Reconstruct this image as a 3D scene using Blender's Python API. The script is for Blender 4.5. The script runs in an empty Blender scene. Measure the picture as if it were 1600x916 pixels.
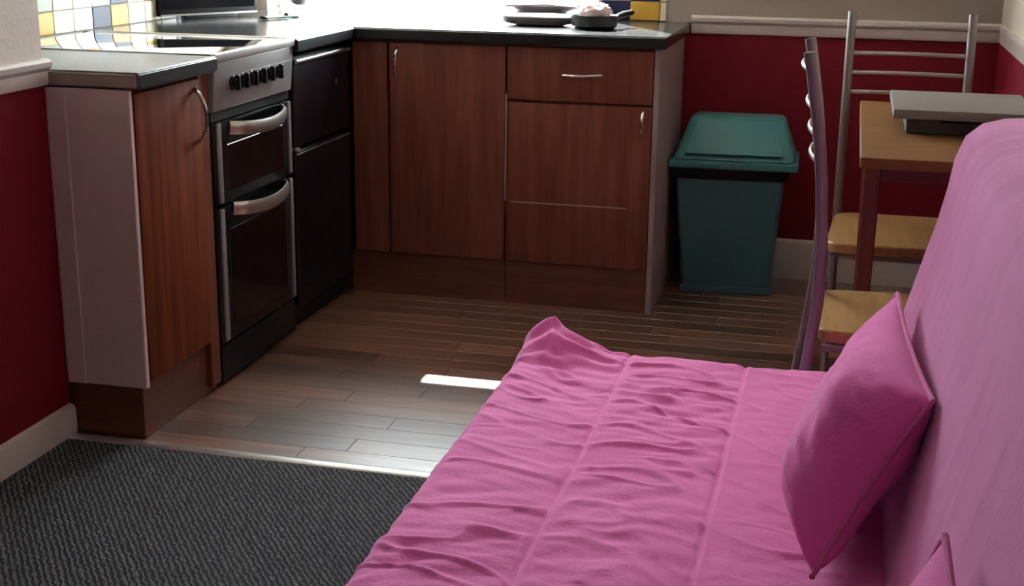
import bpy, bmesh, math, random
from mathutils import Vector, Matrix, noise

random.seed(7)
S = bpy.context.scene
COL = S.collection

# ------------------------------------------------------------------ camera
YAW, PITCH, ROLL, F_PX, CAM_H = 0.23967, 0.27324, 0.01258, 2114.06, 1.25865
fw = Vector((-math.sin(YAW) * math.cos(PITCH), math.cos(YAW) * math.cos(PITCH), -math.sin(PITCH)))
rt = Vector((math.cos(YAW), math.sin(YAW), 0))
up = rt.cross(fw)
r2 = rt * math.cos(ROLL) + up * math.sin(ROLL)
u2 = -rt * math.sin(ROLL) + up * math.cos(ROLL)
cd = bpy.data.cameras.new('camera')
cd.sensor_fit = 'HORIZONTAL'
cd.sensor_width = 36.0
cd.lens = 36.0 * F_PX / 1600.0
cd.clip_start = 0.05
cam = bpy.data.objects.new('camera', cd)
COL.objects.link(cam)
M = Matrix((r2, u2, -fw)).transposed().to_4x4()
M.translation = Vector((0, 0, CAM_H))
cam.matrix_world = M
S.camera = cam

# ------------------------------------------------------------------ sky, sun, exposure
W = bpy.data.worlds.new('sky')
S.world = W
W.use_nodes = True
bg = W.node_tree.nodes['Background']
bg.inputs['Color'].default_value = (0.88, 0.95, 1.0, 1)
bg.inputs['Strength'].default_value = 9.0
sd = bpy.data.lights.new('sun', 'SUN')
sd.energy = 20.0
sd.angle = math.radians(0.6)
sd.color = (1.0, 0.97, 0.93)
sun = bpy.data.objects.new('sun', sd)
COL.objects.link(sun)
sun.rotation_euler = Vector((0.64, -1.0, -1.20)).to_track_quat('-Z', 'Y').to_euler()
sun.location = (-4, 9, 8)
pd = bpy.data.lights.new('window_portal', 'AREA')
pd.shape = 'RECTANGLE'
pd.size, pd.size_y = 1.27, 1.085
pd.cycles.is_portal = True
po = bpy.data.objects.new('window_portal', pd)
COL.objects.link(po)
po.location = (-1.515, 5.04, 1.443)
po.rotation_euler = (math.radians(-90), 0, 0)
vs = S.view_settings
S.display_settings.display_device = 'sRGB'
vs.view_transform = 'Standard'
vs.look = 'None'
vs.exposure = 1.75
vs.gamma = 1.0
vs.use_curve_mapping = False


# ------------------------------------------------------------------ materials
def new_mat(name):
    m = bpy.data.materials.new(name)
    m.use_nodes = True
    return m, m.node_tree.nodes, m.node_tree.links, m.node_tree.nodes['Principled BSDF']


def mat(name, col, rough=0.5, metal=0.0, spec=0.5, var=0.0, scale=20.0, bump=0.0, bscale=200.0, sheen=0.0, stretch=(1, 1, 1), coat=0.0):
    m, N, L, B = new_mat(name)
    B.inputs['Base Color'].default_value = (*col, 1)
    B.inputs['Roughness'].default_value = rough
    B.inputs['Metallic'].default_value = metal
    B.inputs['Specular IOR Level'].default_value = spec
    B.inputs['Sheen Weight'].default_value = sheen
    B.inputs['Coat Weight'].default_value = coat
    if var or bump:
        tc = N.new('ShaderNodeTexCoord')
        mp = N.new('ShaderNodeMapping')
        mp.inputs['Scale'].default_value = stretch
        L.new(tc.outputs['Object'], mp.inputs['Vector'])
    if var:
        nz = N.new('ShaderNodeTexNoise')
        nz.inputs['Scale'].default_value = scale
        nz.inputs['Detail'].default_value = 4
        L.new(mp.outputs['Vector'], nz.inputs['Vector'])
        rp = N.new('ShaderNodeValToRGB')
        rp.color_ramp.elements[0].position = 0.3
        rp.color_ramp.elements[1].position = 0.7
        rp.color_ramp.elements[0].color = (*[c * (1 - var) for c in col], 1)
        rp.color_ramp.elements[1].color = (*[min(1, c * (1 + var)) for c in col], 1)
        L.new(nz.outputs['Fac'], rp.inputs['Fac'])
        L.new(rp.outputs['Color'], B.inputs['Base Color'])
    if bump:
        nb = N.new('ShaderNodeTexNoise')
        nb.inputs['Scale'].default_value = bscale
        nb.inputs['Detail'].default_value = 3
        L.new(mp.outputs['Vector'], nb.inputs['Vector'])
        bp = N.new('ShaderNodeBump')
        bp.inputs['Strength'].default_value = bump
        bp.inputs['Distance'].default_value = 0.004
        L.new(nb.outputs['Fac'], bp.inputs['Height'])
        L.new(bp.outputs['Normal'], B.inputs['Normal'])
    return m


def wood(name, c0, c1, stretch, rough=0.4, rnd=0.0, scale=6.0, spec=0.5, coat=0.0):
    """grain runs along the axis with the small stretch; rnd: tone differs from object to object"""
    m, N, L, B = new_mat(name)
    B.inputs['Roughness'].default_value = rough
    B.inputs['Specular IOR Level'].default_value = spec
    B.inputs['Coat Weight'].default_value = coat
    B.inputs['Coat Roughness'].default_value = 0.32
    B.inputs['Coat IOR'].default_value = 1.9
    tc = N.new('ShaderNodeTexCoord')
    mp = N.new('ShaderNodeMapping')
    mp.inputs['Scale'].default_value = stretch
    L.new(tc.outputs['Object'], mp.inputs['Vector'])
    oi = N.new('ShaderNodeObjectInfo')
    if rnd:
        ad = N.new('ShaderNodeVectorMath')
        ad.operation = 'ADD'
        sc = N.new('ShaderNodeVectorMath')
        sc.operation = 'SCALE'
        sc.inputs[0].default_value = (17.0, 31.0, 9.0)
        L.new(oi.outputs['Random'], sc.inputs['Scale'])
        L.new(mp.outputs['Vector'], ad.inputs[0])
        L.new(sc.outputs['Vector'], ad.inputs[1])
        vec = ad.outputs['Vector']
    else:
        vec = mp.outputs['Vector']
    nz = N.new('ShaderNodeTexNoise')
    nz.inputs['Scale'].default_value = scale
    nz.inputs['Detail'].default_value = 6
    nz.inputs['Roughness'].default_value = 0.6
    L.new(vec, nz.inputs['Vector'])
    rp = N.new('ShaderNodeValToRGB')
    rp.color_ramp.elements[0].position = 0.32
    rp.color_ramp.elements[1].position = 0.70
    rp.color_ramp.elements[0].color = (*c0, 1)
    rp.color_ramp.elements[1].color = (*c1, 1)
    L.new(nz.outputs['Fac'], rp.inputs['Fac'])
    out = rp.outputs['Color']
    if rnd:
        mr = N.new('ShaderNodeMapRange')
        mr.inputs['To Min'].default_value = 1.0 - rnd
        mr.inputs['To Max'].default_value = 1.0 + rnd
        L.new(oi.outputs['Random'], mr.inputs['Value'])
        hs = N.new('ShaderNodeHueSaturation')
        L.new(mr.outputs['Result'], hs.inputs['Value'])
        L.new(out, hs.inputs['Color'])
        out = hs.outputs['Color']
    L.new(out, B.inputs['Base Color'])
    bp = N.new('ShaderNodeBump')
    bp.inputs['Strength'].default_value = 0.12
    bp.inputs['Distance'].default_value = 0.002
    L.new(nz.outputs['Fac'], bp.inputs['Height'])
    L.new(bp.outputs['Normal'], B.inputs['Normal'])
    return m


def wall_paint(name, red, cream, zsplit):
    m, N, L, B = new_mat(name)
    B.inputs['Roughness'].default_value = 0.6
    B.inputs['Specular IOR Level'].default_value = 0.25
    g = N.new('ShaderNodeNewGeometry')
    sx = N.new('ShaderNodeSeparateXYZ')
    L.new(g.outputs['Position'], sx.inputs['Vector'])
    gt = N.new('ShaderNodeMath')
    gt.operation = 'GREATER_THAN'
    gt.inputs[1].default_value = zsplit
    L.new(sx.outputs['Z'], gt.inputs[0])
    nz = N.new('ShaderNodeTexNoise')
    nz.inputs['Scale'].default_value = 5.0
    nz.inputs['Detail'].default_value = 5
    L.new(g.outputs['Position'], nz.inputs['Vector'])
    mr = N.new('ShaderNodeMapRange')
    mr.inputs['To Min'].default_value = 0.88
    mr.inputs['To Max'].default_value = 1.12
    L.new(nz.outputs['Fac'], mr.inputs['Value'])
    mx = N.new('ShaderNodeMix')
    mx.data_type = 'RGBA'
    mx.inputs['A'].default_value = (*red, 1)
    mx.inputs['B'].default_value = (*cream, 1)
    L.new(gt.outputs[0], mx.inputs['Factor'])
    hs = N.new('ShaderNodeHueSaturation')
    L.new(mx.outputs['Result'], hs.inputs['Color'])
    L.new(mr.outputs['Result'], hs.inputs['Value'])
    L.new(hs.outputs['Color'], B.inputs['Base Color'])
    nb = N.new('ShaderNodeTexNoise')
    nb.inputs['Scale'].default_value = 90.0
    L.new(g.outputs['Position'], nb.inputs['Vector'])
    bp = N.new('ShaderNodeBump')
    bp.inputs['Strength'].default_value = 0.15
    bp.inputs['Distance'].default_value = 0.003
    L.new(nb.outputs['Fac'], bp.inputs['Height'])
    L.new(bp.outputs['Normal'], B.inputs['Normal'])
    return m


def fabric(name, col, col2, sheen=0.35):
    m, N, L, B = new_mat(name)
    B.inputs['Roughness'].default_value = 0.85
    B.inputs['Specular IOR Level'].default_value = 0.2
    B.inputs['Sheen Weight'].default_value = sheen
    B.inputs['Sheen Tint'].default_value = (1.0, 0.72, 0.95, 1)
    tc = N.new('ShaderNodeTexCoord')
    nz = N.new('ShaderNodeTexNoise')
    nz.inputs['Scale'].default_value = 9.0
    nz.inputs['Detail'].default_value = 6
    L.new(tc.outputs['Object'], nz.inputs['Vector'])
    rp = N.new('ShaderNodeValToRGB')
    rp.color_ramp.elements[0].position = 0.3
    rp.color_ramp.elements[1].position = 0.7
    rp.color_ramp.elements[0].color = (*col, 1)
    rp.color_ramp.elements[1].color = (*col2, 1)
    L.new(nz.outputs['Fac'], rp.inputs['Fac'])
    L.new(rp.outputs['Color'], B.inputs['Base Color'])
    nb = N.new('ShaderNodeTexNoise')
    nb.inputs['Scale'].default_value = 160.0
    nb.inputs['Detail'].default_value = 2
    L.new(tc.outputs['Object'], nb.inputs['Vector'])
    bp = N.new('ShaderNodeBump')
    bp.inputs['Strength'].default_value = 0.35
    bp.inputs['Distance'].default_value = 0.003
    L.new(nb.outputs['Fac'], bp.inputs['Height'])
    L.new(bp.outputs['Normal'], B.inputs['Normal'])
    return m


def carpet_mat():
    m, N, L, B = new_mat('carpet_ribbed_charcoal')
    B.inputs['Roughness'].default_value = 0.95
    B.inputs['Specular IOR Level'].default_value = 0.1
    tc = N.new('ShaderNodeTexCoord')
    mp = N.new('ShaderNodeMapping')
    mp.inputs['Rotation'].default_value = (0, 0, math.radians(-38))
    L.new(tc.outputs['Object'], mp.inputs['Vector'])
    wv = N.new('ShaderNodeTexWave')
    wv.inputs['Scale'].default_value = 26.0
    wv.inputs['Distortion'].default_value = 4.0
    wv.inputs['Detail'].default_value = 2.0
    wv.inputs['Detail Scale'].default_value = 3.0
    L.new(mp.outputs['Vector'], wv.inputs['Vector'])
    nz = N.new('ShaderNodeTexNoise')
    nz.inputs['Scale'].default_value = 120.0
    nz.inputs['Detail'].default_value = 3
    L.new(tc.outputs['Object'], nz.inputs['Vector'])
    mx = N.new('ShaderNodeMath')
    mx.operation = 'MULTIPLY'
    L.new(wv.outputs['Fac'], mx.inputs[0])
    L.new(nz.outputs['Fac'], mx.inputs[1])
    rp = N.new('ShaderNodeValToRGB')
    rp.color_ramp.elements[0].position = 0.08
    rp.color_ramp.elements[1].position = 0.55
    rp.color_ramp.elements[0].color = (0.050, 0.050, 0.056, 1)
    rp.color_ramp.elements[1].color = (0.150, 0.150, 0.160, 1)
    L.new(mx.outputs[0], rp.inputs['Fac'])
    L.new(rp.outputs['Color'], B.inputs['Base Color'])
    bp = N.new('ShaderNodeBump')
    bp.inputs['Strength'].default_value = 0.6
    bp.inputs['Distance'].default_value = 0.006
    L.new(mx.outputs[0], bp.inputs['Height'])
    L.new(bp.outputs['Normal'], B.inputs['Normal'])
    return m


def pane_mat():
    m = bpy.data.materials.new('window_glass')
    m.use_nodes = True
    N, L = m.node_tree.nodes, m.node_tree.links
    N.clear()
    o = N.new('ShaderNodeOutputMaterial')
    t = N.new('ShaderNodeBsdfTransparent')
    t.inputs['Color'].default_value = (0.95, 0.97, 0.96, 1)
    g = N.new('ShaderNodeBsdfGlossy')
    g.inputs['Roughness'].default_value = 0.02
    x = N.new('ShaderNodeMixShader')
    x.inputs['Fac'].default_value = 0.05
    L.new(t.outputs['BSDF'], x.inputs[1])
    L.new(g.outputs['BSDF'], x.inputs[2])
    L.new(x.outputs['Shader'], o.inputs['Surface'])
    return m


RED, CREAM = (0.20, 0.006, 0.018), (0.66, 0.58, 0.50)
Z_DADO0, Z_DADO1 = 0.862, 0.925
MT = dict(
    wall=wall_paint('painted_wall', RED, CREAM, 0.89),
    wall_shaded=wall_paint('painted_wall_shaded', RED, (0.36, 0.30, 0.26), 0.89),  # same cream darkened above the rail, backlit shade put into the colour
    ceiling=mat('ceiling_paint', (0.75, 0.73, 0.69), 0.9),
    trim=mat('gloss_trim', (0.62, 0.55, 0.52), 0.35, var=0.06, scale=6),
    carpet=carpet_mat(),
    sub=mat('floor_base', (0.07, 0.035, 0.022), 0.8),
    plank=wood('vinyl_plank', (0.075, 0.026, 0.016), (0.30, 0.130, 0.070), (1.0, 18, 1), rough=0.36, rnd=0.5, scale=4.0, spec=1.0, coat=0.9),
    cherry=wood('walnut_front', (0.15, 0.037, 0.021), (0.26, 0.080, 0.046), (9, 9, 0.7), rough=0.5, spec=0.35, scale=4.0),
    cherry_end=wood('cherry_front', (0.13, 0.032, 0.013), (0.25, 0.064, 0.022), (9, 9, 0.7), rough=0.65, spec=0.08, scale=4.0),
    plinth=wood('plinth_wood', (0.11, 0.030, 0.017), (0.19, 0.058, 0.032), (0.7, 0.7, 9), rough=0.45, scale=4.0),
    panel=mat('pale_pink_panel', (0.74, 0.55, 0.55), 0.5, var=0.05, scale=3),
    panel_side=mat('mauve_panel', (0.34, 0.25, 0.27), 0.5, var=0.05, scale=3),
    laminate=mat('grey_laminate', (0.040, 0.042, 0.044), 0.17, var=0.35, scale=90, spec=0.9),
    laminate_matt=mat('grey_laminate_matt', (0.085, 0.092, 0.10), 0.36, var=0.35, scale=90, spec=0.5),  # paler, rougher laminate for the short worktop
    lam_edge=mat('beige_laminate_edge', (0.38, 0.31, 0.26), 0.4, var=0.08, scale=30),
    dark_edge=mat('dark_laminate_edge', (0.02, 0.021, 0.023), 0.28),
    silver=mat('silver_metal', (0.62, 0.60, 0.58), 0.32, metal=0.85, var=0.05, scale=15),
    panel_silver=mat('silver_paint', (0.34, 0.33, 0.335), 0.38, metal=0.3, var=0.04, scale=15),
    chrome=mat('chrome', (0.78, 0.77, 0.77), 0.16, metal=1.0),
    alu=mat('aluminium_bar', (0.75, 0.74, 0.73), 0.30, metal=0.9),
    tube=mat('grey_tube', (0.24, 0.21, 0.22), 0.42, metal=0.5),
    black=mat('black_enamel', (0.010, 0.010, 0.013), 0.3),
    blackmat=mat('black_plastic', (0.010, 0.010, 0.012), 0.5, spec=0.3),
    fridge=mat('black_fridge', (0.007, 0.006, 0.012), 0.35, spec=0.3),
    glass_black=mat('black_glass', (0.006, 0.006, 0.008), 0.12, spec=0.15),
    oven_glass=mat('oven_glass', (0.012, 0.008, 0.009), 0.12),
    hob=mat('hob_glass', (0.012, 0.013, 0.016), 0.03, spec=1.0, coat=1.0),
    tile_white=mat('tile_white', (0.78, 0.78, 0.72), 0.28, spec=0.15, var=0.03),
    tile_cream=mat('tile_cream', (0.74, 0.66, 0.48), 0.28, spec=0.15, var=0.03),
    tile_yellow=mat('tile_yellow', (0.62, 0.37, 0.055), 0.28, spec=0.15, var=0.08),
    tile_navy=mat('tile_navy', (0.012, 0.013, 0.055), 0.28, spec=0.15, var=0.1),
    tile_green=mat('tile_grey_green', (0.35, 0.37, 0.30), 0.28, spec=0.15, var=0.1),
    teal=mat('teal_plastic', (0.060, 0.235, 0.245), 0.35, var=0.05, scale=8),
    teal_dark=mat('teal_body_plastic', (0.055, 0.155, 0.190), 0.45, var=0.05, scale=8),
    beech=wood('beech', (0.36, 0.19, 0.070), (0.48, 0.28, 0.11), (9, 1.2, 4), rough=0.35, scale=5.0),
    tabletop=wood('pine_top', (0.17, 0.072, 0.020), (0.25, 0.115, 0.034), (2, 16, 4), rough=0.55, scale=4.0, spec=0.25),
    mahogany=wood('mahogany_leg', (0.11, 0.022, 0.012), (0.20, 0.045, 0.022), (9, 9, 0.8), rough=0.4, scale=4.0),
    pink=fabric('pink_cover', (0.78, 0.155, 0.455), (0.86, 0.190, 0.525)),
    mauve=fabric('pink_cover_light_tint', (0.50, 0.112, 0.325), (0.57, 0.145, 0.385), 0.45),  # same cover on the backrest, sheen and lighting put into its tone
    cushion=fabric('cushion_cover', (0.70, 0.120, 0.410), (0.78, 0.150, 0.470)),
    piping=fabric('piping_cloth', (0.55, 0.10, 0.28), (0.60, 0.12, 0.32)),
    white=mat('white_board', (0.24, 0.215, 0.205), 0.5),
    greybox=mat('grey_green_card', (0.10, 0.115, 0.108), 0.6, var=0.1, scale=12),
    sill=mat('white_upvc', (0.85, 0.85, 0.84), 0.25),
    pane=pane_mat(),
    ground=mat('pale_concrete', (0.55, 0.54, 0.51), 0.9, var=0.1, scale=2),
    steel=mat('sink_steel', (0.55, 0.55, 0.55), 0.25, metal=1.0),
    ceramic=mat('white_ceramic', (0.85, 0.80, 0.78), 0.25),
    cloth_pink=mat('pale_pink_cloth', (0.88, 0.70, 0.70), 0.9, var=0.15, scale=40),
)


# ------------------------------------------------------------------ mesh helpers
class MB:
    def __init__(s):
        s.bm = bmesh.new()

    def box(s, x0, x1, y0, y1, z0, z1, bev=0.0, seg=2):
        t = bmesh.new()
        bmesh.ops.create_cube(t, size=1)
        for v in t.verts:
            v.co = Vector(((x0 + x1) / 2 + v.co.x * (x1 - x0), (y0 + y1) / 2 + v.co.y * (y1 - y0), (z0 + z1) / 2 + v.co.z * (z1 - z0)))
        if bev:
            bmesh.ops.bevel(t, geom=list(t.edges), offset=bev, segments=seg, profile=0.6, affect='EDGES', clamp_overlap=True)
        s._merge(t)
        return s

    def _merge(s, t):
        me = bpy.data.meshes.new('tmp')
        t.to_mesh(me)
        t.free()
        s.bm.from_mesh(me)
        bpy.data.meshes.remove(me)

    def hexa(s, bot, top, bev=0.0, seg=2):
        """bot, top: four corner points each, same winding"""
        t = bmesh.new()
        a = [t.verts.new(p) for p in bot]
        b = [t.verts.new(p) for p in top]
        t.faces.new(a[::-1])
        t.faces.new(b)
        for i in range(4):
            j = (i + 1) % 4
            t.faces.new((a[i], a[j], b[j], b[i]))
        bmesh.ops.recalc_face_normals(t, faces=list(t.faces))
        if bev:
            bmesh.ops.bevel(t, geom=list(t.edges), offset=bev, segments=seg, profile=0.6, affect='EDGES', clamp_overlap=True)
        s._merge(t)
        return s

    def tube(s, pts, r, n=10, ry=None):
        """round tube along a polyline; ry: half size along z (flat bars)"""
        pts = [Vector(p) for p in pts]
        rings = []
        for i, p in enumerate(pts):
            d = (pts[min(i + 1, len(pts) - 1)] - pts[max(i - 1, 0)]).normalized()
            a = Vector((0, 0, 1))
            if abs(d.z) > 0.95:
                a = Vector((1, 0, 0))
            e1 = d.cross(a).normalized()
            e2 = e1.cross(d).normalized()
            rr = r[i] if isinstance(r, (list, tuple)) else r
            r2_ = ry if ry else rr
            rings.append([s.bm.verts.new(p + e1 * rr * math.cos(2 * math.pi * k / n) + e2 * r2_ * math.sin(2 * math.pi * k / n)) for k in range(n)])
        for a, b in zip(rings, rings[1:]):
            for k in range(n):
                s.bm.faces.new((a[k], a[(k + 1) % n], b[(k + 1) % n], b[k]))
        s.bm.faces.new(rings[0][::-1])
        s.bm.faces.new(rings[-1])
        return s

    def lathe(s, prof, c, n=28, axis='z'):
        rings = []
        for r, h in prof:
            ring = []
            for k in range(n):
                a = 2 * math.pi * k / n
                q = (r * math.cos(a), r * math.sin(a), h)
                if axis == 'x':
                    q = (h, r * math.cos(a), r * math.sin(a))
                elif axis == 'y':
                    q = (r * math.cos(a), h, r * math.sin(a))
                ring.append(s.bm.verts.new(Vector(c) + Vector(q)))
            rings.append(ring)
        for a, b in zip(rings, rings[1:]):
            for k in range(n):
                s.bm.faces.new((a[k], a[(k + 1) % n], b[(k + 1) % n], b[k]))
        s.bm.faces.new(rings[0][::-1])
        s.bm.faces.new(rings[-1])
        return s

    def prism(s, poly, z0, z1, bev=0.0, seg=3):
        t = bmesh.new()
        f = t.faces.new([t.verts.new((x, y, z0)) for x, y in poly])
        r = bmesh.ops.extrude_face_region(t, geom=[f])
        for v in r['geom']:
            if isinstance(v, bmesh.types.BMVert):
                v.co.z = z1
        bmesh.ops.recalc_face_normals(t, faces=list(t.faces))
        if bev:
            es = [e for e in t.edges if abs(e.verts[0].co.z - e.verts[1].co.z) < 1e-6]
            bmesh.ops.bevel(t, geom=es, offset=bev, segments=seg, profile=0.6, affect='EDGES', clamp_overlap=True)
        s._merge(t)
        return s

    def build(s, name, material, parent=None, smooth=None, subsurf=0, **props):
        bmesh.ops.recalc_face_normals(s.bm, faces=list(s.bm.faces))
        me = bpy.data.meshes.new(name)
        s.bm.to_mesh(me)
        s.bm.free()
        return link(name, me, material, parent, smooth, subsurf, **props)


def link(name, me, material, parent=None, smooth=None, subsurf=0, **props):
    for m in (material if isinstance(material, (list, tuple)) else [material]):
        me.materials.append(m)
    o = bpy.data.objects.new(name, me)
    COL.objects.link(o)
    if parent:
        o.parent = parent
        o.matrix_parent_inverse = world_of(parent).inverted()
    if smooth is not False:
        for p in me.polygons:
            p.use_smooth = True
        me.set_sharp_from_angle(angle=math.radians(smooth or 35))
    if subsurf:
        md = o.modifiers.new('subsurf', 'SUBSURF')
        md.levels = md.render_levels = subsurf
    for k, v in props.items():
        o[k] = v
    return o


def world_of(o):
    m = Matrix.LocRotScale(o.location, o.rotation_euler, o.scale)
    if o.parent:
        m = world_of(o.parent) @ o.matrix_parent_inverse @ m
    return m


def thing(name, label, cat, loc=(0, 0, 0), group=None):
    o = bpy.data.objects.new(name, None)
    COL.objects.link(o)
    o.location = loc
    o.empty_display_size = 0.1
    tag(o, label, cat, group)
    return o


def tag(o, label, cat, group=None):
    o['label'] = label
    o['category'] = cat
    if group:
        o['group'] = group
    return o


def struct(mb, name, material, parent=None, **k):
    o = mb.build(name, material, parent, **k)
    if not parent:
        o['kind'] = 'structure'
    return o


# ------------------------------------------------------------------ room shell
XW, XK, XR = -1.808, -2.275, 0.484        # near left wall, kitchen recess wall, right wall
YN, YB, YT, YF = 2.800, 4.843, 2.775, -1.7  # end of near left wall, back wall, carpet edge, wall behind camera
ZC = 2.35
WX0, WX1, WZ0, WZ1 = -2.15, -0.880, 0.901, 1.985  # window opening

struct(MB().box(XW - 0.75, XW, YF, YN, -0.02, ZC), 'wall_left', MT['wall'])
wk = struct(MB().box(XK - 0.2, XK, YN, YB + 0.22, -0.02, ZC), 'wall_kitchen', MT['wall'])
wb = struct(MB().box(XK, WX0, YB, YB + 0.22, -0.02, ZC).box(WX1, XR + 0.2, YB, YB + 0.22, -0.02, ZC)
            .box(WX0, WX1, YB, YB + 0.22, -0.02, WZ0 - 0.013).box(WX0, WX1, YB, YB + 0.22, WZ1, ZC), 'wall_back', MT['wall_shaded'])
struct(MB().box(XR, XR + 0.2, YF, YB, -0.02, ZC), 'wall_right', MT['wall'])
struct(MB().box(XW - 0.75, XR + 0.2, YF - 0.2, YF, -0.02, ZC), 'wall_front', MT['wall'])
struct(MB().box(XK - 0.5, XR + 0.2, YF - 0.2, YB + 0.22, ZC, ZC + 0.1), 'ceiling', MT['ceiling'])
floor = struct(MB().box(XK - 0.3, XR + 0.1, YF - 0.1, YB + 0.1, -0.12, -0.010), 'floor', MT['sub'])
struct(MB().box(-40, 40, YB + 0.3, 60, -0.30, -0.15), 'ground_outside', MT['ground'])

# vinyl planks, each one a piece of the floor
row_w = 0.0815
ny = 25
y = YT + 0.012
plank_meshes = {}
for j in range(ny):
    y0 = YT + 0.012 + j * (YB - YT - 0.012) / ny
    y1 = YT + 0.012 + (j + 1) * (YB - YT - 0.012) / ny
    x = -2.26 - random.random() * 0.6
    while x < XR:
        ln = 0.62
        xa, xb = max(x, -2.26), min(x + ln, XR - 0.002)
        if xb - xa > 0.03 and xb > -1.68:
            L_ = round(xb - xa, 3)
            if L_ not in plank_meshes:
                m_ = MB().box(-L_ / 2 + 0.0006, L_ / 2 - 0.0003, -(y1 - y0) / 2 + 0.0003, (y1 - y0) / 2 - 0.0003, -0.0098, 0.0, 0.0008, 1)
                me = bpy.data.meshes.new('plank')
                m_.bm.to_mesh(me)
                m_.bm.free()
                me.materials.append(MT['plank'])
                plank_meshes[L_] = me
            o = bpy.data.objects.new('plank', plank_meshes[L_])
            COL.objects.link(o)
            o.location = ((xa + xb) / 2, (y0 + y1) / 2, 0)
            o.parent = floor
        x += ln

# carpet in the near half of the room
cp = MB().box(XW, XR, YF, YT - 0.012, -0.010, 0.004).build('carpet', MT['carpet'])
tag(cp, 'dark charcoal ribbed carpet covering the floor in front of the kitchen', 'carpet')
# metal threshold bar
tb = MB()
arc = [(YT - 0.002 + 0.019 * math.cos(math.pi * q / 10), 0.001 + 0.009 * math.sin(math.pi * q / 10)) for q in range(11)]
ra = [tb.bm.verts.new((XW, a_, h_)) for a_, h_ in arc]
rb = [tb.bm.verts.new((XR, a_, h_)) for a_, h_ in arc]
for q in range(10):
    tb.bm.faces.new((ra[q], ra[q + 1], rb[q + 1], rb[q]))
tb.bm.faces.new((ra[10], ra[0], rb[0], rb[10]))
tb.bm.faces.new(ra)
tb.bm.faces.new(rb[::-1])
struct(tb, 'trim_1', MT['alu'])


def rail(name, a, b, n, prof, z0):
    """moulding along a-b; n: outward direction; prof: (out, height) pairs"""
    mb = MB()
    a, b, n = Vector(a), Vector(b), Vector(n)
    ra = [mb.bm.verts.new(a + n * o + Vector((0, 0, z0 + h))) for o, h in prof]
    rb = [mb.bm.verts.new(b + n * o + Vector((0, 0, z0 + h))) for o, h in prof]
    k = len(prof)
    for i in range(k):
        j = (i + 1) % k
        mb.bm.faces.new((ra[i], ra[j], rb[j], rb[i]))
    mb.bm.faces.new(ra[::-1])
    mb.bm.faces.new(rb)
    return struct(mb, name, MT['trim'], smooth=25)


dado = [(0, 0), (0.010, 0.002), (0.014, 0.012), (0.014, 0.034), (0.024, 0.044), (0.026, 0.056), (0.018, 0.063), (0, 0.063)]
rail('trim_2', (XW, YF, 0), (XW, YN, 0), (1, 0, 0), dado, Z_DADO0)
rail('trim_3', (-0.545, YB, 0), (XR, YB, 0), (0, -1, 0), dado, Z_DADO0)
rail('trim_4', (XR, YF, 0), (XR, YB - 0.026, 0), (-1, 0, 0), [(o * 0.3, h) for o, h in dado], Z_DADO0)
skirt = [(0, 0), (0.016, 0), (0.016, 0.070), (0.012, 0.083), (0, 0.088)]
rail('baseboard_left', (XW, YF, 0.004), (XW, YN + 0.0, 0.004), (1, 0, 0), [(o, h * 0.86) for o, h in skirt], 0)
rail('baseboard_back', (-0.545, YB, 0), (XR, YB, 0), (0, -1, 0), [(o, h * 1.65) for o, h in skirt], 0)
rail('baseboard_right', (XR, YF, 0.004), (XR, YB - 0.016, 0.004), (-1, 0, 0), skirt, 0)

# window above the sink
win = struct(MB().box(WX0, WX0 + 0.03, YB + 0.11, YB + 0.17, WZ0, WZ1).box(WX1 - 0.03, WX1, YB + 0.11, YB + 0.17, WZ0, WZ1)
             .box(WX0, WX1, YB + 0.11, YB + 0.17, WZ1 - 0.03, WZ1).box(WX0, WX1, YB + 0.12, YB + 0.17, WZ0 - 0.0125, WZ0 - 0.001), 'window_1', MT['sill'])
MB().box(WX0 + 0.03, WX1 - 0.03, YB + 0.136, YB + 0.142, WZ0 + 0.0005, WZ1 - 0.03).build('pane', MT['pane'], win)
MB().box(WX0, WX1, YB + 0.0005, YB + 0.215, WZ0 - 0.012, WZ0, 0.002).build('sill', MT['sill'], win)


# tiles: pieces of the walls they are stuck on
def tile_mesh(w, h, t, axis):
    mb = MB()
    if axis == 'x':
        mb.box(0, t, -w / 2, w / 2, 0, h, 0.002, 1)
    else:
        mb.box(-w / 2, w / 2, -t, 0, 0, h, 0.002, 1)
    me = bpy.data.meshes.new('tile')
    mb.bm.to_mesh(me)
    mb.bm.free()
    return me


tm = {}


def tile(axis, w, h, m, loc, parent):
    k = (axis, w, h, m)
    if k not in tm:
        me = tile_mesh(w, h, 0.008, axis)
        me.materials.append(MT[m])
        tm[k] = me
    o = bpy.data.objects.new('tile', tm[k])
    COL.objects.link(o)
    o.location = loc
    o.parent = parent


P_T = 0.108
rows = [(0.9015, 0.0645), (0.969, 0.105), (1.077, 0.105)]
cols_low = {0: 'tile_yellow', 1: 'tile_navy', 2: 'tile_white', 3: 'tile_white', 4: 'tile_yellow', 5: 'tile_navy', -1: 'tile_white', -2: 'tile_cream', -3: 'tile_white', -4: 'tile_navy', -5: 'tile_yellow'}
cols_mid = {0: 'tile_navy', 1: 'tile_white', 2: 'tile_white', 3: 'tile_cream', 4: 'tile_green', 5: 'tile_yellow', -1: 'tile_cream', -2: 'tile_yellow', -3: 'tile_navy'}
for i in range(-7, 11):                      # column 0 is the yellow one, counted towards the camera
    yc = 3.965 - i * P_T
    if yc < YN + 0.05 or yc > YB - 0.05:
        continue
    for r, (z0, h) in enumerate(rows):
        m = cols_low.get(i, 'tile_white') if r == 0 else cols_mid.get(i, 'tile_white') if r == 1 else ('tile_yellow' if (i % 5) == 2 else 'tile_white')
        tile('x', P_T - 0.003, h, m, (XK, yc, z0), wk)
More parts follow.
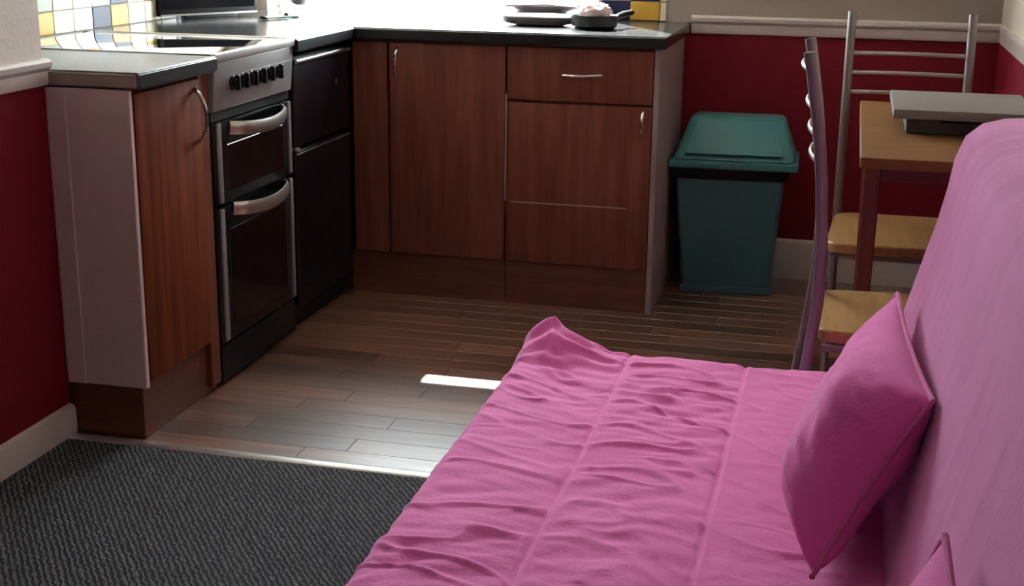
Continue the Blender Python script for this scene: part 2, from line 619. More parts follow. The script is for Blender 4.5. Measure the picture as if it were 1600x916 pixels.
for i, xc in enumerate((-0.818, -0.712)):
    for r, (z0, h) in enumerate(rows):
        m = [['tile_navy', 'tile_yellow'], ['tile_white', 'tile_navy'], ['tile_yellow', 'tile_white']][r][i]
        tile('y', 0.103, h, m, (xc, YB, z0), wb)
for r, (z0, h) in enumerate(rows):           # narrow edge strip where the tiling stops
    tile('y', 0.022, h, 'tile_cream', (-0.647, YB, z0), wb)


# ------------------------------------------------------------------ kitchen units
def bow(p0, p1, out, r=0.005, rise=0.026, n=14, flat=None):
    """bow handle from p0 to p1 standing off along out"""
    p0, p1, out = Vector(p0), Vector(p1), Vector(out)
    pts = [p0 - out * 0.004]
    for i in range(n + 1):
        t = i / n
        pts.append(p0.lerp(p1, t) + out * (rise * math.sin(math.pi * t) ** 0.55))
    pts.append(p1 - out * 0.004)
    return MB().tube(pts, r, 8, flat)


XF = -1.592
# --- end cabinet
c = thing('base_cabinet', 'narrow orange-brown base cabinet with pale end panel, before the cooker', 'cabinet', (-1.9, 3.0, 0))
MB().box(-2.26, -1.614, 2.818, 3.203, 0.15, 0.858).build('carcass', MT['cherry_end'], c)
MB().box(-2.26, -1.5935, 2.801, 2.817, 0.135, 0.859, 0.002, 1).build('end_panel', MT['panel'], c)['label'] = 'pale pinkish end panel'
MB().box(XW + 0.003, XW + 0.052, 2.7975, 2.8008, 0.135, 0.859, 0.001, 1).build('cover_strip', MT['panel'], c)
d = MB().box(-1.612, XF, 2.822, 3.150, 0.148, 0.848, 0.003).build('door', MT['cherry_end'], c)
bow((XF, 3.118, 0.825), (XF, 3.128, 0.690), (1, 0, 0), 0.0055, 0.03).build('handle', MT['chrome'], d)
MB().box(-1.614, -1.596, 3.154, 3.204, 0.02, 0.858, 0.002, 1).build('filler_strip', MT['cherry'], c)
MB().box(-2.26, -1.612, 2.812, 2.829, 0.005, 0.134).box(-1.628, -1.612, 2.829, 3.20, 0.0, 0.146).build('plinth', MT['plinth'], c)

w = thing('worktop', 'short grey laminate worktop with beige end edge, on the end cabinet', 'worktop', (-1.9, 3.0, 0.86))
MB().box(XK + 0.010, -1.568, 2.803, 3.206, 0.8605, 0.900, 0.006, 3).build('surface', MT['laminate_matt'], w)
MB().box(XW + 0.002, -1.572, 2.7985, 2.8035, 0.864, 0.896, 0.002, 1).build('end_edge', MT['lam_edge'], w)['label'] = 'beige edging on the short end'
MB().box(-1.5685, -1.5655, 2.806, 3.205, 0.865, 0.895, 0.001, 1).build('front_edge', MT['dark_edge'], w)['label'] = 'dark front edging'

# --- L shaped worktop
w = thing('worktop', 'long corner worktop shining under the window, over fridge and sink units', 'worktop', (-1.5, 4.5, 0.86))
sk = (-1.36, -1.02, 4.36, 4.70)
MB().prism([(XK + 0.010, 3.734), (-1.568, 3.734), (-1.568, 4.210), (-0.548, 4.210), (-0.548, YB - 0.002), (XK + 0.010, YB - 0.002)], 0.8605, 0.900, 0.006).build('surface', MT['laminate'], w)
MB().box(-1.5685, -1.5655, 3.735, 4.207, 0.865, 0.895, 0.001, 1).box(-1.565, -0.552, 4.2070, 4.2105, 0.865, 0.895, 0.001, 1).build('front_edge', MT['dark_edge'], w)['label'] = 'dark front edging'

# --- sink run
YS = 4.234


def bbox_front(mb, x0, x1, z0, z1):
    return mb.box(x0, x1, YS, YS + 0.018, z0, z1, 0.003)


c = thing('base_cabinet', 'walnut-brown corner base cabinet with one tall door, right of the fridge', 'cabinet', (-1.3, 4.5, 0))
MB().box(-1.585, -1.064, YS + 0.019, YB - 0.003, 0.15, 0.858).build('carcass', MT['cherry'], c)
bbox_front(MB(), -1.585, -1.466, 0.148, 0.852).build('corner_post', MT['cherry'], c)
d = bbox_front(MB(), -1.458, -1.066, 0.148, 0.852).build('door', MT['cherry'], c)
bow((-1.428, YS, 0.838), (-1.431, YS, 0.735), (0, -1, 0), 0.005, 0.026).build('handle', MT['chrome'], d)
MB().box(-1.60, -1.064, YS + 0.010, YS + 0.026, 0.0, 0.146).build('plinth', MT['plinth'], c)

c = thing('base_cabinet', 'walnut-brown base cabinet with drawer over door, beside the teal bin', 'cabinet', (-0.8, 4.5, 0))
MB().box(-1.060, -0.588, YS + 0.019, YB - 0.003, 0.15, 0.858).build('carcass', MT['cherry'], c)
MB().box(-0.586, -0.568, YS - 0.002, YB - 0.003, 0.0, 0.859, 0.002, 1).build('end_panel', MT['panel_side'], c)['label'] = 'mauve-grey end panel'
d = bbox_front(MB(), -1.059, -0.589, 0.684, 0.852).build('drawer', MT['cherry'], c)
bow((-0.885, YS, 0.768), (-0.745, YS, 0.772), (0, -1, 0), 0.0055, 0.028).build('handle', MT['chrome'], d)
d = bbox_front(MB(), -1.059, -0.589, 0.148, 0.676).build('door', MT['cherry'], c)
bow((-0.616, YS, 0.668), (-0.617, YS, 0.588), (0, -1, 0), 0.005, 0.026).build('handle', MT['chrome'], d)
MB().box(-1.045, -0.66, YS - 0.0008, YS + 0.002, 0.347, 0.351).build('stripe', MT['lam_edge'], d)['label'] = 'thin pale stripe across the door'  # narrow paler stripe across the door front
MB().box(-1.0645, -1.0605, YS + 0.001, YS + 0.012, 0.35, 0.70).build('edge_band', MT['lam_edge'], d)['label'] = 'pale door edge band with painted highlight'  # edge banding, the highlight at the seam put into its pale colour
MB().box(-1.062, -0.587, YS + 0.010, YS + 0.026, 0.0, 0.146).build('plinth', MT['plinth'], c)

# --- cooker
k = thing('cooker', 'freestanding black and silver cooker with six knobs and two oven doors', 'cooker', (-1.9, 3.47, 0))
Y0, Y1 = 3.212, 3.728
MB().box(-2.20, -1.612, Y0, Y1, 0.015, 0.884, 0.004).build('body', MT['black'], k)
h = MB().box(-2.215, -1.580, Y0 - 0.002, Y1 + 0.002, 0.8845, 0.9035, 0.004).build('hob', MT['hob'], k)
MB().box(-1.588, -1.572, Y0 - 0.003, Y1 + 0.003, 0.880, 0.9045, 0.005, 3).box(-2.215, -1.585, Y1 - 0.004, Y1 + 0.0035, 0.882, 0.9045, 0.002).build('rim', MT['silver'], h)
cpn = MB().hexa([(-1.63, Y0, 0.752), (-1.588, Y0, 0.752), (-1.588, Y1, 0.752), (-1.63, Y1, 0.752)],
                [(-1.63, Y0, 0.880), (-1.578, Y0, 0.880), (-1.578, Y1, 0.880), (-1.63, Y1, 0.880)], 0.005).build('control_panel', MT['panel_silver'], k)
MB().hexa([(-1.590, Y0 + 0.135, 0.797), (-1.5835, Y0 + 0.135, 0.797), (-1.5835, Y1 - 0.02, 0.797), (-1.590, Y1 - 0.02, 0.797)],
          [(-1.590, Y0 + 0.135, 0.840), (-1.5795, Y0 + 0.135, 0.840), (-1.5795, Y1 - 0.02, 0.840), (-1.590, Y1 - 0.02, 0.840)]).build('knob_plate', MT['panel_silver'], cpn)
for i in range(6):
    yk = Y0 + 0.112 + i * 0.0570
    MB().lathe([(0.0195, 0.0), (0.0195, 0.004), (0.0165, 0.007), (0.0155, 0.014), (0.013, 0.016)], (-1.583, yk, 0.819), 18, 'x').box(-1.575, -1.560, yk - 0.0045, yk + 0.0045, 0.799, 0.839, 0.002, 1).build('knob', MT['blackmat'], cpn)
MB().box(-1.612, -1.597, Y0 + 0.003, Y1 - 0.003, 0.726, 0.750).build('vent_slot', MT['blackmat'], k)
for z0, z1, zh in ((0.500, 0.722, 0.695), (0.118, 0.492, 0.475)):
    d = MB().box(-1.612, -1.594, Y0 + 0.004, Y1 - 0.004, z0, z1, 0.004).build('oven_door', MT['black'], k)
    MB().box(-1.595, -1.5925, Y0 + 0.085, Y1 - 0.06, z0 + 0.03, z1 - 0.065, 0.001, 1).build('oven_window', MT['oven_glass'], d)
    pts = []
    for i in range(17):
        t = i / 16
        pts.append((-1.594 + 0.042 * math.sin(math.pi * t) ** 0.5, Y0 + 0.105 + (Y1 - Y0 - 0.165) * t, zh + 0.004 - 0.012 * math.sin(math.pi * t)))
    MB().tube(pts, 0.0065, 10, 0.019).build('handle', MT['silver'], d)
    MB().box(-1.5945, -1.5925, Y0 + 0.12, Y1 - 0.075, zh + 0.004, zh + 0.028).build('handle_recess', MT['glass_black'], d)
    MB().box(-1.596, -1.5885, Y0 + 0.022, Y0 + 0.046, z0 + 0.006, z1 - 0.002, 0.003).build('side_trim', MT['panel_silver'], d)
    MB().box(-1.596, -1.5885, Y1 - 0.026, Y1 - 0.006, z0 + 0.006, z1 - 0.002, 0.003).build('side_trim', MT['panel_silver'], d)
MB().box(-1.62, -1.596, Y0 + 0.004, Y1 - 0.004, 0.012, 0.112, 0.004).build('lower_drawer', MT['blackmat'], k)
MB().box(-2.1, -1.63, Y0 + 0.03, Y1 - 0.03, 0.0, 0.02).build('foot', MT['blackmat'], k)

# --- fridge
k = thing('fridge', 'black undercounter fridge freezer between the cooker and the corner cabinet', 'fridge', (-1.9, 4.0, 0))
F0, F1 = 3.752, 4.226
MB().box(-2.15, -1.640, F0, F1, 0.02, 0.852, 0.004).build('body', MT['fridge'], k)
d = MB().box(-1.638, XF, F0 + 0.003, F1 - 0.002, 0.572, 0.846, 0.010, 3).build('door', MT['fridge'], k)
MB().tube([(-1.590, F0 + 0.016, 0.829), (-1.590, F1 - 0.018, 0.829)], 0.0075, 14).build('highlight_strip', MT['alu'], d)['label'] = 'shiny strip along the door top'
MB().lathe([(0.011, 0.0), (0.011, 0.002), (0.006, 0.003)], (XF, 4.10, 0.735), 16, 'x').build('badge', MT['tube'], d)
d = MB().box(-1.638, XF, F0 + 0.003, F1 - 0.002, 0.075, 0.562, 0.010, 3).build('door', MT['fridge'], k)
MB().box(-1.600, -1.5895, F0 + 0.01, F1 - 0.01, 0.549, 0.5535, 0.001, 1).build('highlight_strip', MT['tube'], d)  # grey strip stands in for the highlight along the lower door's edge
MB().box(-1.634, -1.589, F0 + 0.004, F0 + 0.034, 0.5625, 0.5715, 0.002).build('hinge', MT['silver'], k)
MB().box(-2.1, -1.625, F0 + 0.01, F1 - 0.01, 0.0, 0.07).build('plinth', MT['blackmat'], k)

# ------------------------------------------------------------------ things on the worktop
t = thing('television', 'slim black flat television with silver bottom trim, on the worktop corner', 'television', (-2.15, 4.36, 0.9005))
t.rotation_euler.z = math.atan2(4.520 - 4.193, -2.052 + 2.243)
TL = 0.392
T0 = Matrix.Translation((-2.147, 4.357, 0)) @ Matrix.Rotation(t.rotation_euler.z, 4, 'Z')


def tv_part(name, x0, x1, y0, y1, z0, z1, m, bev=0.003):
    mb = MB().box(x0, x1, y0, y1, z0, z1, bev)
    mb.bm.transform(T0)
    return mb.build(name, MT[m], t)


tv_part('casing', -TL / 2, TL / 2, 0.0, 0.028, 0.912, 1.19, 'blackmat', 0.005)
tv_part('screen', -TL / 2 + 0.012, TL / 2 - 0.012, -0.001, 0.001, 0.935, 1.178, 'glass_black', 0.0)
tv_part('bottom_trim', -TL / 2 + 0.002, TL / 2 - 0.002, -0.003, 0.010, 0.9125, 0.9185, 'silver', 0.001)
tv_part('stand', -0.10, 0.10, -0.005, 0.026, 0.9005, 0.912, 'blackmat', 0.002)

mb = MB()
mb.tube([(-1.955, 4.365, 0.9065), (-1.93, 4.41, 0.9065), (-1.91, 4.445, 0.906), (-1.895, 4.48, 0.905), (-1.885, 4.505, 0.904)], [0.022, 0.018, 0.012, 0.007, 0.004], 10, 0.005)
mb.lathe([(0.006, -0.006), (0.009, 0.0), (0.006, 0.008), (0.002, 0.010)], (-1.907, 4.455, 0.910), 12)
tag(mb.build('spatula', MT['blackmat']), 'small dark flat utensil lying on the worktop beside the television', 'utensil')

PULL_X = -1.997
p = thing('blind_pull', 'dark rounded pull weight hanging on its cord in front of the window', 'blind pull', (-2.0, 4.838, 0.94))
MB().lathe([(0.012, -0.006), (0.026, 0.0), (0.034, 0.012), (0.034, 0.030), (0.022, 0.046), (0.004, 0.056)], (PULL_X, 4.79, 0.929), 20).build('weight', MT['tube'], p)
MB().tube([(PULL_X, 4.79, 0.98), (PULL_X, 4.79, 1.5), (PULL_X, 4.80, 2.03)], 0.0012, 6).tube([(PULL_X, 4.80, 2.03), (PULL_X, YB + 0.002, 2.03)], 0.004, 6).build('cord', MT['sill'], p)

# sink tray, draining plates, pan, bowl with cloth
k = thing('drainer', 'shallow dark steel draining tray on the worktop under the window', 'drainer', (-1.02, 4.55, 0.9005))
mb = MB()
n = 40


def dish(c, rx, ry, z, prof, n=40):
    mb = MB()
    rings = [[mb.bm.verts.new((c[0] + rx * r * math.cos(2 * math.pi * q / n), c[1] + ry * r * math.sin(2 * math.pi * q / n), z + hh)) for q in range(n)] for r, hh in prof]
    for a, b in zip(rings, rings[1:]):
        for q in range(n):
            mb.bm.faces.new((a[q], a[(q + 1) % n], b[(q + 1) % n], b[q]))
    mb.bm.faces.new(rings[0][::-1])
    mb.bm.faces.new(rings[-1])
    return mb


PAN = [(0.55, 0.0), (0.80, 0.006), (0.95, 0.024), (1.0, 0.028), (0.99, 0.031), (0.93, 0.027), (0.78, 0.010), (0.5, 0.006)]
dish((-1.02, 4.52), 0.150, 0.100, 0.9008, PAN).build('tray', MT['tube'], k)
mb = MB()
mb.tube([(-1.165, 4.52, 0.931), (-1.16, 4.60, 0.955), (-1.02, 4.63, 0.960), (-0.90, 4.60, 0.955), (-0.885, 4.52, 0.931)], 0.003, 8)
mb.build('rim_wire', MT['tube'], k)
pl = dish((-1.06, 4.72), 0.155, 0.075, 0.9008, [(0.5, 0.0), (0.6, 0.03), (0.95, 0.048), (1.0, 0.052), (0.99, 0.056), (0.9, 0.052), (0.55, 0.036), (0.4, 0.034)])
tag(pl.build('serving_dish', MT['tube']), 'wide dark rimmed dish behind the draining tray, against the window sill', 'dish')
k = thing('frying_pan', 'small black pan at the right end of the draining tray, below navy tile', 'pan', (-0.80, 4.45, 0.9005))
dish((-0.815, 4.42), 0.078, 0.066, 0.9008, [(0.8, 0.0), (0.95, 0.01), (1.0, 0.040), (1.0, 0.044), (0.95, 0.042), (0.88, 0.012), (0.7, 0.008)]).build('bowl', MT['black'], k)
MB().tube([(-0.750, 4.455, 0.938), (-0.735, 4.50, 0.944), (-0.712, 4.55, 0.948)], [0.008, 0.010, 0.009], 10).build('handle', MT['blackmat'], k)
mb = MB()
bmesh.ops.create_icosphere(mb.bm, subdivisions=4, radius=1.0)
for v in mb.bm.verts:
    d_ = v.co.normalized()
    q = 1 + 0.28 * noise.noise(d_ * 2.3 + Vector((3, 1, 5))) + 0.12 * noise.noise(d_ * 6.0)
    v.co = Vector((-0.815 + d_.x * 0.052 * q, 4.420 + d_.y * 0.046 * q, 0.957 + d_.z * 0.030 * q))
tag(mb.build('dishcloth', MT['cloth_pink'], smooth=60), 'crumpled pale pink and white dishcloth lying in the small black pan', 'cloth')

# ------------------------------------------------------------------ bin
b = thing('swing_bin', 'tall teal plastic swing-top bin against the red back wall', 'bin', (-0.354, 4.68, 0))
MB().hexa([(-0.506, 4.552, 0), (-0.206, 4.580, 0), (-0.219, 4.80, 0), (-0.499, 4.78, 0)],
          [(-0.542, 4.520, 0.412), (-0.180, 4.545, 0.412), (-0.184, 4.818, 0.412), (-0.539, 4.812, 0.412)], 0.022, 3).build('body', MT['teal_dark'], b)
MB().hexa([(-0.511, 4.547, 0.0), (-0.201, 4.575, 0.0), (-0.214, 4.803, 0.0), (-0.504, 4.783, 0.0)],
          [(-0.513, 4.545, 0.026), (-0.199, 4.573, 0.026), (-0.212, 4.805, 0.026), (-0.506, 4.785, 0.026)], 0.008, 2).build('foot_rim', MT['teal_dark'], b)
MB().hexa([(-0.544, 4.516, 0.405), (-0.176, 4.541, 0.405), (-0.180, 4.820, 0.405), (-0.541, 4.814, 0.405)],
          [(-0.548, 4.508, 0.443), (-0.154, 4.530, 0.443), (-0.160, 4.823, 0.443), (-0.545, 4.817, 0.443)], 0.006, 2).build('liner', MT['blackmat'], b)['label'] = 'black bin liner edge with painted lid shadow'  # bag rim, with the lid overhang's shadow painted into the same band
lid = MB().hexa([(-0.561, 4.498, 0.443), (-0.136, 4.522, 0.443), (-0.146, 4.830, 0.443), (-0.556, 4.824, 0.443)],
                [(-0.563, 4.496, 0.468), (-0.134, 4.520, 0.468), (-0.144, 4.832, 0.468), (-0.558, 4.826, 0.468)], 0.006, 2)
lid.hexa([(-0.554, 4.505, 0.466), (-0.144, 4.528, 0.466), (-0.152, 4.824, 0.466), (-0.550, 4.818, 0.466)],
         [(-0.511, 4.640, 0.604), (-0.189, 4.655, 0.604), (-0.199, 4.765, 0.604), (-0.506, 4.757, 0.604)], 0.020, 3)
lid = lid.build('lid', MT['teal'], b)
MB().hexa([(-0.514, 4.512, 0.492), (-0.184, 4.530, 0.492), (-0.184, 4.550, 0.486), (-0.514, 4.532, 0.486)],
          [(-0.484, 4.610, 0.592), (-0.214, 4.624, 0.592), (-0.214, 4.646, 0.586), (-0.484, 4.632, 0.586)], 0.006, 2).build('flap', MT['teal'], lid)


# ------------------------------------------------------------------ chairs
def slab(mb, corners, z0, z1, rad, bev):
    """rounded quadrilateral slab"""
    pts = []
    k = len(corners)
    for i in range(k):
        a, p_, c_ = Vector(corners[i - 1]), Vector(corners[i]), Vector(corners[(i + 1) % k])
        u, v = (a - p_).normalized() * rad, (c_ - p_).normalized() * rad
        for j in range(6):
            t_ = j / 5
            q = (p_ + u) * (1 - t_) ** 2 + p_ * 2 * t_ * (1 - t_) + (p_ + v) * t_ ** 2
            pts.append((q.x, q.y))
    return mb.prism(pts, z0, z1, bev, 3)


def make_chair(label, loc, rz, group):
    t = thing('dining_chair', label, 'chair', loc, group)
    t.rotation_euler.z = rz
    T = Matrix.Translation(loc) @ Matrix.Rotation(rz, 4, 'Z')

    def part(mb, name, m, **kw):
        mb.bm.transform(T)
        return mb.build(name, MT[m], t, **kw)
    # forward is +x; the back posts stand at x = 0
    part(slab(MB(), [(0.004, -0.172), (0.43, -0.192), (0.43, 0.192), (0.004, 0.172)], 0.396, 0.424, 0.06, 0.009), 'seat', 'beech')
    part(MB().tube([(0.02, -0.166, 0.386), (0.41, -0.166, 0.386)], 0.009).tube([(0.02, 0.166, 0.386), (0.41, 0.166, 0.386)], 0.009)
         .tube([(0.40, -0.166, 0.386), (0.40, 0.166, 0.386)], 0.009), 'seat_frame', 'tube')
    for s_ in (-1, 1):
        post = [(-0.055, 0.0), (-0.03, 0.18), (-0.006, 0.36), (0.006, 0.48), (0.006, 0.60), (-0.004, 0.74), (-0.020, 0.86), (-0.040, 0.97), (-0.046, 1.0)]
        part(MB().tube([(x_, 0.166 * s_, z_) for x_, z_ in post], 0.0125, 12), 'back_post', 'tube')
        part(MB().tube([(0.41, 0.166 * s_, 0.386), (0.425, 0.168 * s_, 0.2), (0.44, 0.17 * s_, 0.0)], 0.0105, 12), 'leg', 'tube')
    for z_, x_ in ((0.962, -0.038), (0.885, -0.024), (0.830, -0.016), (0.775, -0.010)):
        pts = []
        for i in range(15):
            q = i / 14
            pts.append((x_ - 0.020 * math.sin(math.pi * q), -0.166 + 0.332 * q, z_))
        part(MB().tube(pts, 0.004, 8, 0.0060), 'slat', 'silver')
    return t


make_chair('wooden-seat metal chair seen side-on at the near end of the table', (-0.036, 2.965, 0), 0.030, 'metal dining chairs')
make_chair('metal chair with slatted back standing behind the far end of the table', (0.166, 4.04, 0), -math.pi / 2, 'metal dining chairs')

# ------------------------------------------------------------------ table and what lies on it
t = thing('dining_table', 'narrow pine-topped dining table with dark red legs along the right wall', 'table', (0.26, 3.5, 0))
slab(MB(), [(0.040, 3.00), (0.472, 3.00), (0.472, 3.98), (0.040, 3.98)], 0.735, 0.760, 0.012, 0.004).build('tabletop', MT['tabletop'], t)
MB().box(0.062, 0.082, 3.26, 3.55, 0.665, 0.735).box(0.430, 0.450, 3.26, 3.55, 0.665, 0.735).box(0.062, 0.45, 3.25, 3.27, 0.665, 0.735).box(0.062, 0.45, 3.54, 3.56, 0.665, 0.735).build('apron', MT['mahogany'], t)
for lx in (0.074, 0.438):
    for ly in (3.252, 3.552):
        MB().hexa([(lx - 0.014, ly - 0.014, 0), (lx + 0.014, ly - 0.014, 0), (lx + 0.014, ly + 0.014, 0), (lx - 0.014, ly + 0.014, 0)],
                  [(lx - 0.02, ly - 0.02, 0.735), (lx + 0.02, ly - 0.02, 0.735), (lx + 0.02, ly + 0.02, 0.735), (lx - 0.02, ly + 0.02, 0.735)], 0.003, 1).build('leg', MT['mahogany'], t)

k = thing('card_box', 'grey-green card box on the table under the white folder', 'box', (0.23, 3.5, 0.7605))
MB().box(0.146, 0.330, 3.390, 3.60, 0.7605, 0.800, 0.003).build('body', MT['greybox'], k)
MB().box(0.225, 0.330, 3.386, 3.392, 0.788, 0.799).build('gap_shadow', MT['blackmat'], k)['label'] = 'painted gap shadow along the top edge'  # black strip painted as the shadow in the gap under the folder
mb = MB().box(0.112, 0.440, 3.335, 3.72, 0.8008, 0.824, 0.004)
tag(mb.build('folder', MT['white']), 'large off-white folder lying flat on the grey-green box', 'folder')

# ------------------------------------------------------------------ sofa bed
sofa = thing('sofa_bed', 'pink quilted fold-out sofa bed with upright backrest', 'sofa', (-0.1, 1.7, 0))
SX0, SX1, SY0, SY1, SZ = -0.638, 0.16, 0.72, 2.735, 0.357
SEAMS = (-0.398, -0.155)


def ridged(v):
    return 1.0 - abs(noise.noise(v)) * 2.2


def seat_h(x, y):
    h = 0.0
    # puffed quilting between the seams
    edges = (SX0, SEAMS[0], SEAMS[1], SX1)
    for a, b_ in zip(edges, edges[1:]):
        if a <= x <= b_:
            tt = (x - a) / (b_ - a)
            h += 0.004 * (math.sin(math.pi * tt) ** 0.5 if 0 < tt < 1 else 0)
    near = min(abs(x - s_) for s_ in SEAMS)
    sm = 1.0 - math.exp(-(near / 0.010) ** 2)
    quiet = 0.45 if x > SEAMS[1] else 1.0
    yw = y + 0.05 * noise.noise(Vector((x * 4.0 + 1.3, y * 2.0, 0.7))) + 0.015 * noise.noise(Vector((x * 11.0, y * 6.0, 5.7)))
    r_ = noise.noise(Vector((x * 6.0 + y * 2.0, yw * 24.0 - x * 5.0, 2.1)))
    r2_ = noise.noise(Vector((x * 10.0 - y * 4.0, yw * 44.0 + x * 9.0, 7.7)))
    r3_ = noise.noise(Vector((x * 14.0 + y * 9.0, yw * 30.0 - x * 22.0, 12.7)))
    cr = max(0.0, 1.0 - abs(noise.noise(Vector((x * 5.0 - y * 3.0, yw * 13.0 + x * 6.0, 21.3)))) * 7.0)
    msk = 0.75 + 0.5 * noise.noise(Vector((x * 3.0, y * 2.6, 4.2)))
    h += quiet * (0.25 + 0.75 * sm) * msk * (0.0058 * r_ + 0.0034 * r2_ + 0.0026 * r3_ + 0.0060 * cr)
    h += 0.006 * noise.noise(Vector((x * 5, y * 4, 9.0)))
    for s_ in SEAMS:                                     # stitched seams: groove with a raised lip
        h += -0.003 * math.exp(-((x - s_ + 0.004) / 0.004) ** 2) + 0.0028 * math.exp(-((x - s_ - 0.003) / 0.004) ** 2)
    # rucked-up corner at the far left
    tx = x - SX0
    ty = SY1 - y
    prof_x = min(1.0, 0.35 + tx / 0.105) if tx < 0.068 else max(0.0, 1 - (tx - 0.068) / 0.125)
    prof_y = max(0.0, 1 - ty / 0.150)
    fold = 0.012 * math.sin(ty * 75 + tx * 40) * prof_x * prof_y
    h += 0.080 * prof_x ** 1.15 * prof_y ** 1.25 + fold
    return h


NX, NY = 160, 500
verts, faces = [], []
R_E = 0.030
for j in range(NY + 1):
    v = j / NY
    for i in range(NX + 1):
        u = i / NX
        x = SX0 + (SX1 - SX0) * u
        y = SY0 + (SY1 - SY0) * v
        e = min(x - SX0, SY1 - y, y - SY0)
        z = SZ + seat_h(x, y)
        if e < R_E:
            z -= R_E * (1 - math.sqrt(max(0, 1 - (1 - e / R_E) ** 2)))
        wob = 0.004 * noise.noise(Vector((0, y * 7, 3)))
        verts.append((x + (wob if i == 0 else 0), y, z))
        if i and j:
            a = j * (NX + 1) + i
            faces.append((a - NX - 2, a - NX - 1, a, a - 1))
# skirt down to the frame
ring = [i for i in range(NX + 1)] + [j * (NX + 1) + NX for j in range(1, NY + 1)] + [NY * (NX + 1) + i for i in range(NX - 1, -1, -1)] + [j * (NX + 1) for j in range(NY - 1, 0, -1)]
base = len(verts)
for q in ring:
    x, y, z = verts[q]
    verts.append((x, y, 0.20))
nr = len(ring)
for q in range(nr):
    q2 = (q + 1) % nr
    faces.append((ring[q2], ring[q], base + q, base + q2))
faces.append(tuple(base + q for q in range(nr))[::-1])
me = bpy.data.meshes.new('seat')
me.from_pydata(verts, [], faces)
link('seat', me, MT['pink'], sofa, smooth=70)
MB().box(SX0 + 0.05, 0.40, SY0 + 0.05, SY1 - 0.06, 0.13, 0.199, 0.004).build('frame', MT['mahogany'], sofa)
for lx in (SX0 + 0.10, 0.36):
    for ly in (SY0 + 0.12, SY1 - 0.14):
        MB().lathe([(0.016, 0.004), (0.022, 0.14)], (lx, ly, 0), 14).build('leg', MT['tube'], sofa)

# backrest
prof = [(0.095, 0.335), (0.112, 0.40), (0.128, 0.47), (0.148, 0.55), (0.168, 0.63), (0.186, 0.70), (0.200, 0.77), (0.208, 0.825), (0.224, 0.868),
        (0.252, 0.893), (0.290, 0.904), (0.330, 0.907), (0.375, 0.900), (0.415, 0.878), (0.440, 0.835), (0.452, 0.76), (0.455, 0.60), (0.45, 0.335)]
pv = []
for a, b_ in zip(prof, prof[1:]):
    for q in range(4):
        pv.append(Vector(a).lerp(Vector(b_), q / 4))
pv.append(Vector(prof[-1]))
ctr = Vector((0.30, 0.60))
BY0, BY1, NB = 0.70, 2.705, 220
verts, faces = [], []
K = len(pv)
for j in range(NB + 1):
    y = BY0 + (BY1 - BY0) * j / NB
    e = min(y - BY0, BY1 - y)
    sh = 0.0
    if e < 0.05:
        sh = 0.05 * (1 - math.sqrt(max(0, 1 - (1 - e / 0.05) ** 2)))
    for p_ in pv:
        d_ = (p_ - ctr)
        dn = d_.normalized()
        r_ = 0.0018 * max(0, ridged(Vector((p_.y * 1.2 + y, y * 8.0 - p_.y * 1.0, p_.x * 2 + 1.0)))) ** 2 + 0.008 * noise.noise(Vector((p_.x * 4, y * 3, p_.y * 3)))
        r_ += 0.0012 * noise.noise(Vector((p_.y * 7.0, y * 22.0 + p_.y * 4, 5.0)))
        q = p_ + dn * (r_ - sh * min(1.0, d_.length * 4))
        verts.append((min(q.x, 0.476), y, q.y))
for j in range(NB):
    for i in range(K - 1):
        a = j * K + i
        faces.append((a, a + K, a + K + 1, a + 1))
faces.append(tuple(range(K)))
faces.append(tuple(NB * K + i for i in range(K))[::-1])
me = bpy.data.meshes.new('backrest')
me.from_pydata(verts, [], faces)
link('backrest', me, MT['mauve'], sofa, smooth=60)


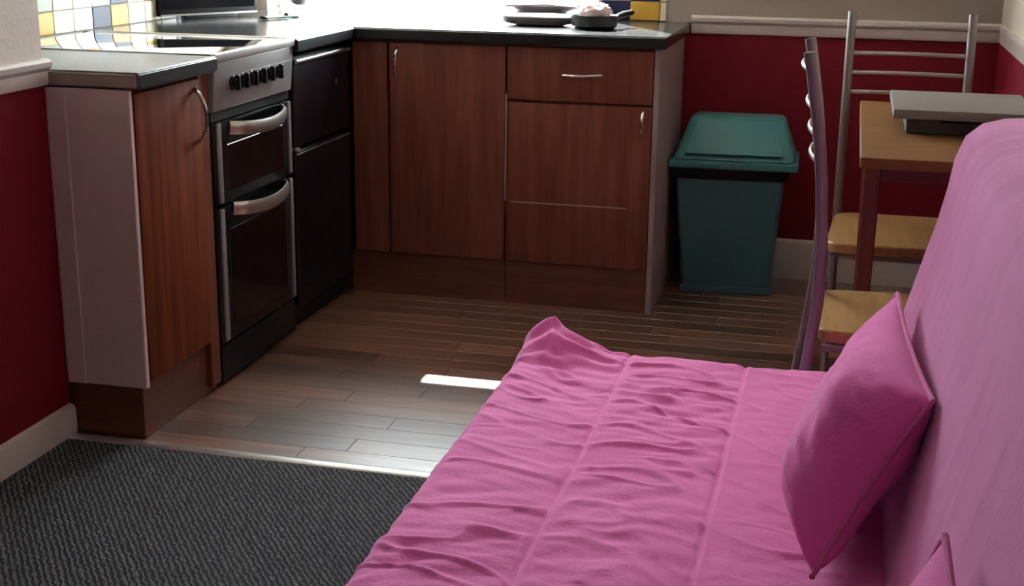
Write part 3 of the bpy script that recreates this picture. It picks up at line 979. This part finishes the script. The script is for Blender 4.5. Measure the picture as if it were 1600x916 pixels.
# cushions
def make_cushion(label, A, B_, C_, D_, thick, seed, group):
    """A top far, B top near, C bottom near, D bottom far corner"""
    A, B_, C_, D_ = [Vector(q) for q in (A, B_, C_, D_)]
    mid = (A + B_ + C_ + D_) / 4
    nrm = (B_ - D_).cross(C_ - A).normalized()
    if nrm.x > 0:
        nrm = -nrm
    t = thing('throw_cushion', label, 'cushion', mid, group)
    n = 46
    vs_, fs = [], []

    def pos(u, v, side):
        # u: 0 far .. 1 near ; v: 0 bottom .. 1 top
        uu, vv = 2 * u - 1, 2 * v - 1
        pin = 1 - 0.07 * (1 - vv * vv) * abs(uu) ** 3
        pin2 = 1 - 0.07 * (1 - uu * uu) * abs(vv) ** 3
        u_, v_ = 0.5 + uu * pin / 2, 0.5 + vv * pin2 / 2
        p_ = (D_ * (1 - u_) + C_ * u_) * (1 - v_) + (A * (1 - u_) + B_ * u_) * v_
        pk = 0.80                                     # fullest towards the near end
        fu = (u / pk) ** 0.62 if u < pk else math.sqrt(max(0, 1 - ((u - pk) / (1 - pk)) ** 2))
        th = fu * max(0, 1 - abs(vv) ** 3.4) ** 0.6
        s_ = Vector((u * 5 + seed, v * 5, seed * 1.7))
        wr = 0.010 * noise.noise(s_) + 0.006 * max(0, ridged(Vector((u * 4 + v * 7 + seed, v * 3 - u * 4, 1.0)))) ** 2 + 0.003 * ridged(Vector((u * 10 + v * 16, seed, v * 4 - u * 9)))
        return p_ + nrm * side * (thick * th * (0.62 if side > 0 else 0.26) + wr * th)
    for side in (1, -1):
        b0 = len(vs_)
        for j in range(n + 1):
            for i in range(n + 1):
                vs_.append(pos(i / n, j / n, side))
                if i and j:
                    a = b0 + j * (n + 1) + i
                    f = (a - n - 2, a - n - 1, a, a - 1)
                    fs.append(f if side < 0 else f[::-1])
    me = bpy.data.meshes.new('cover')
    me.from_pydata([tuple(q) for q in vs_], [], fs)
    bm_ = bmesh.new()
    bm_.from_mesh(me)
    bmesh.ops.remove_doubles(bm_, verts=list(bm_.verts), dist=0.0006)
    bmesh.ops.recalc_face_normals(bm_, faces=list(bm_.faces))
    bm_.to_mesh(me)
    bm_.free()
    link('cover', me, MT['cushion'], t, smooth=70)
    ring = [pos(i / n, 0, 1) for i in range(n)] + [pos(1, i / n, 1) for i in range(n)] + [pos(1 - i / n, 1, 1) for i in range(n)] + [pos(0, 1 - i / n, 1) for i in range(n + 1)]
    MB().tube(ring, 0.0045, 8).build('piping', MT['piping'], t)
    return t


make_cushion('plump pink cushion in the middle of the sofa bed, leaning on the backrest', (0.118, 2.46, 0.605), (0.150, 1.87, 0.610), (0.005, 1.74, 0.385), (-0.02, 2.38, 0.385), 0.165, 1.0, 'pink cushions')
make_cushion('pink cushion at the near end of the sofa bed, mostly cut off below', (0.135, 1.36, 0.640), (0.150, 0.80, 0.640), (0.03, 0.80, 0.385), (0.02, 1.32, 0.385), 0.15, 4.0, 'pink cushions')
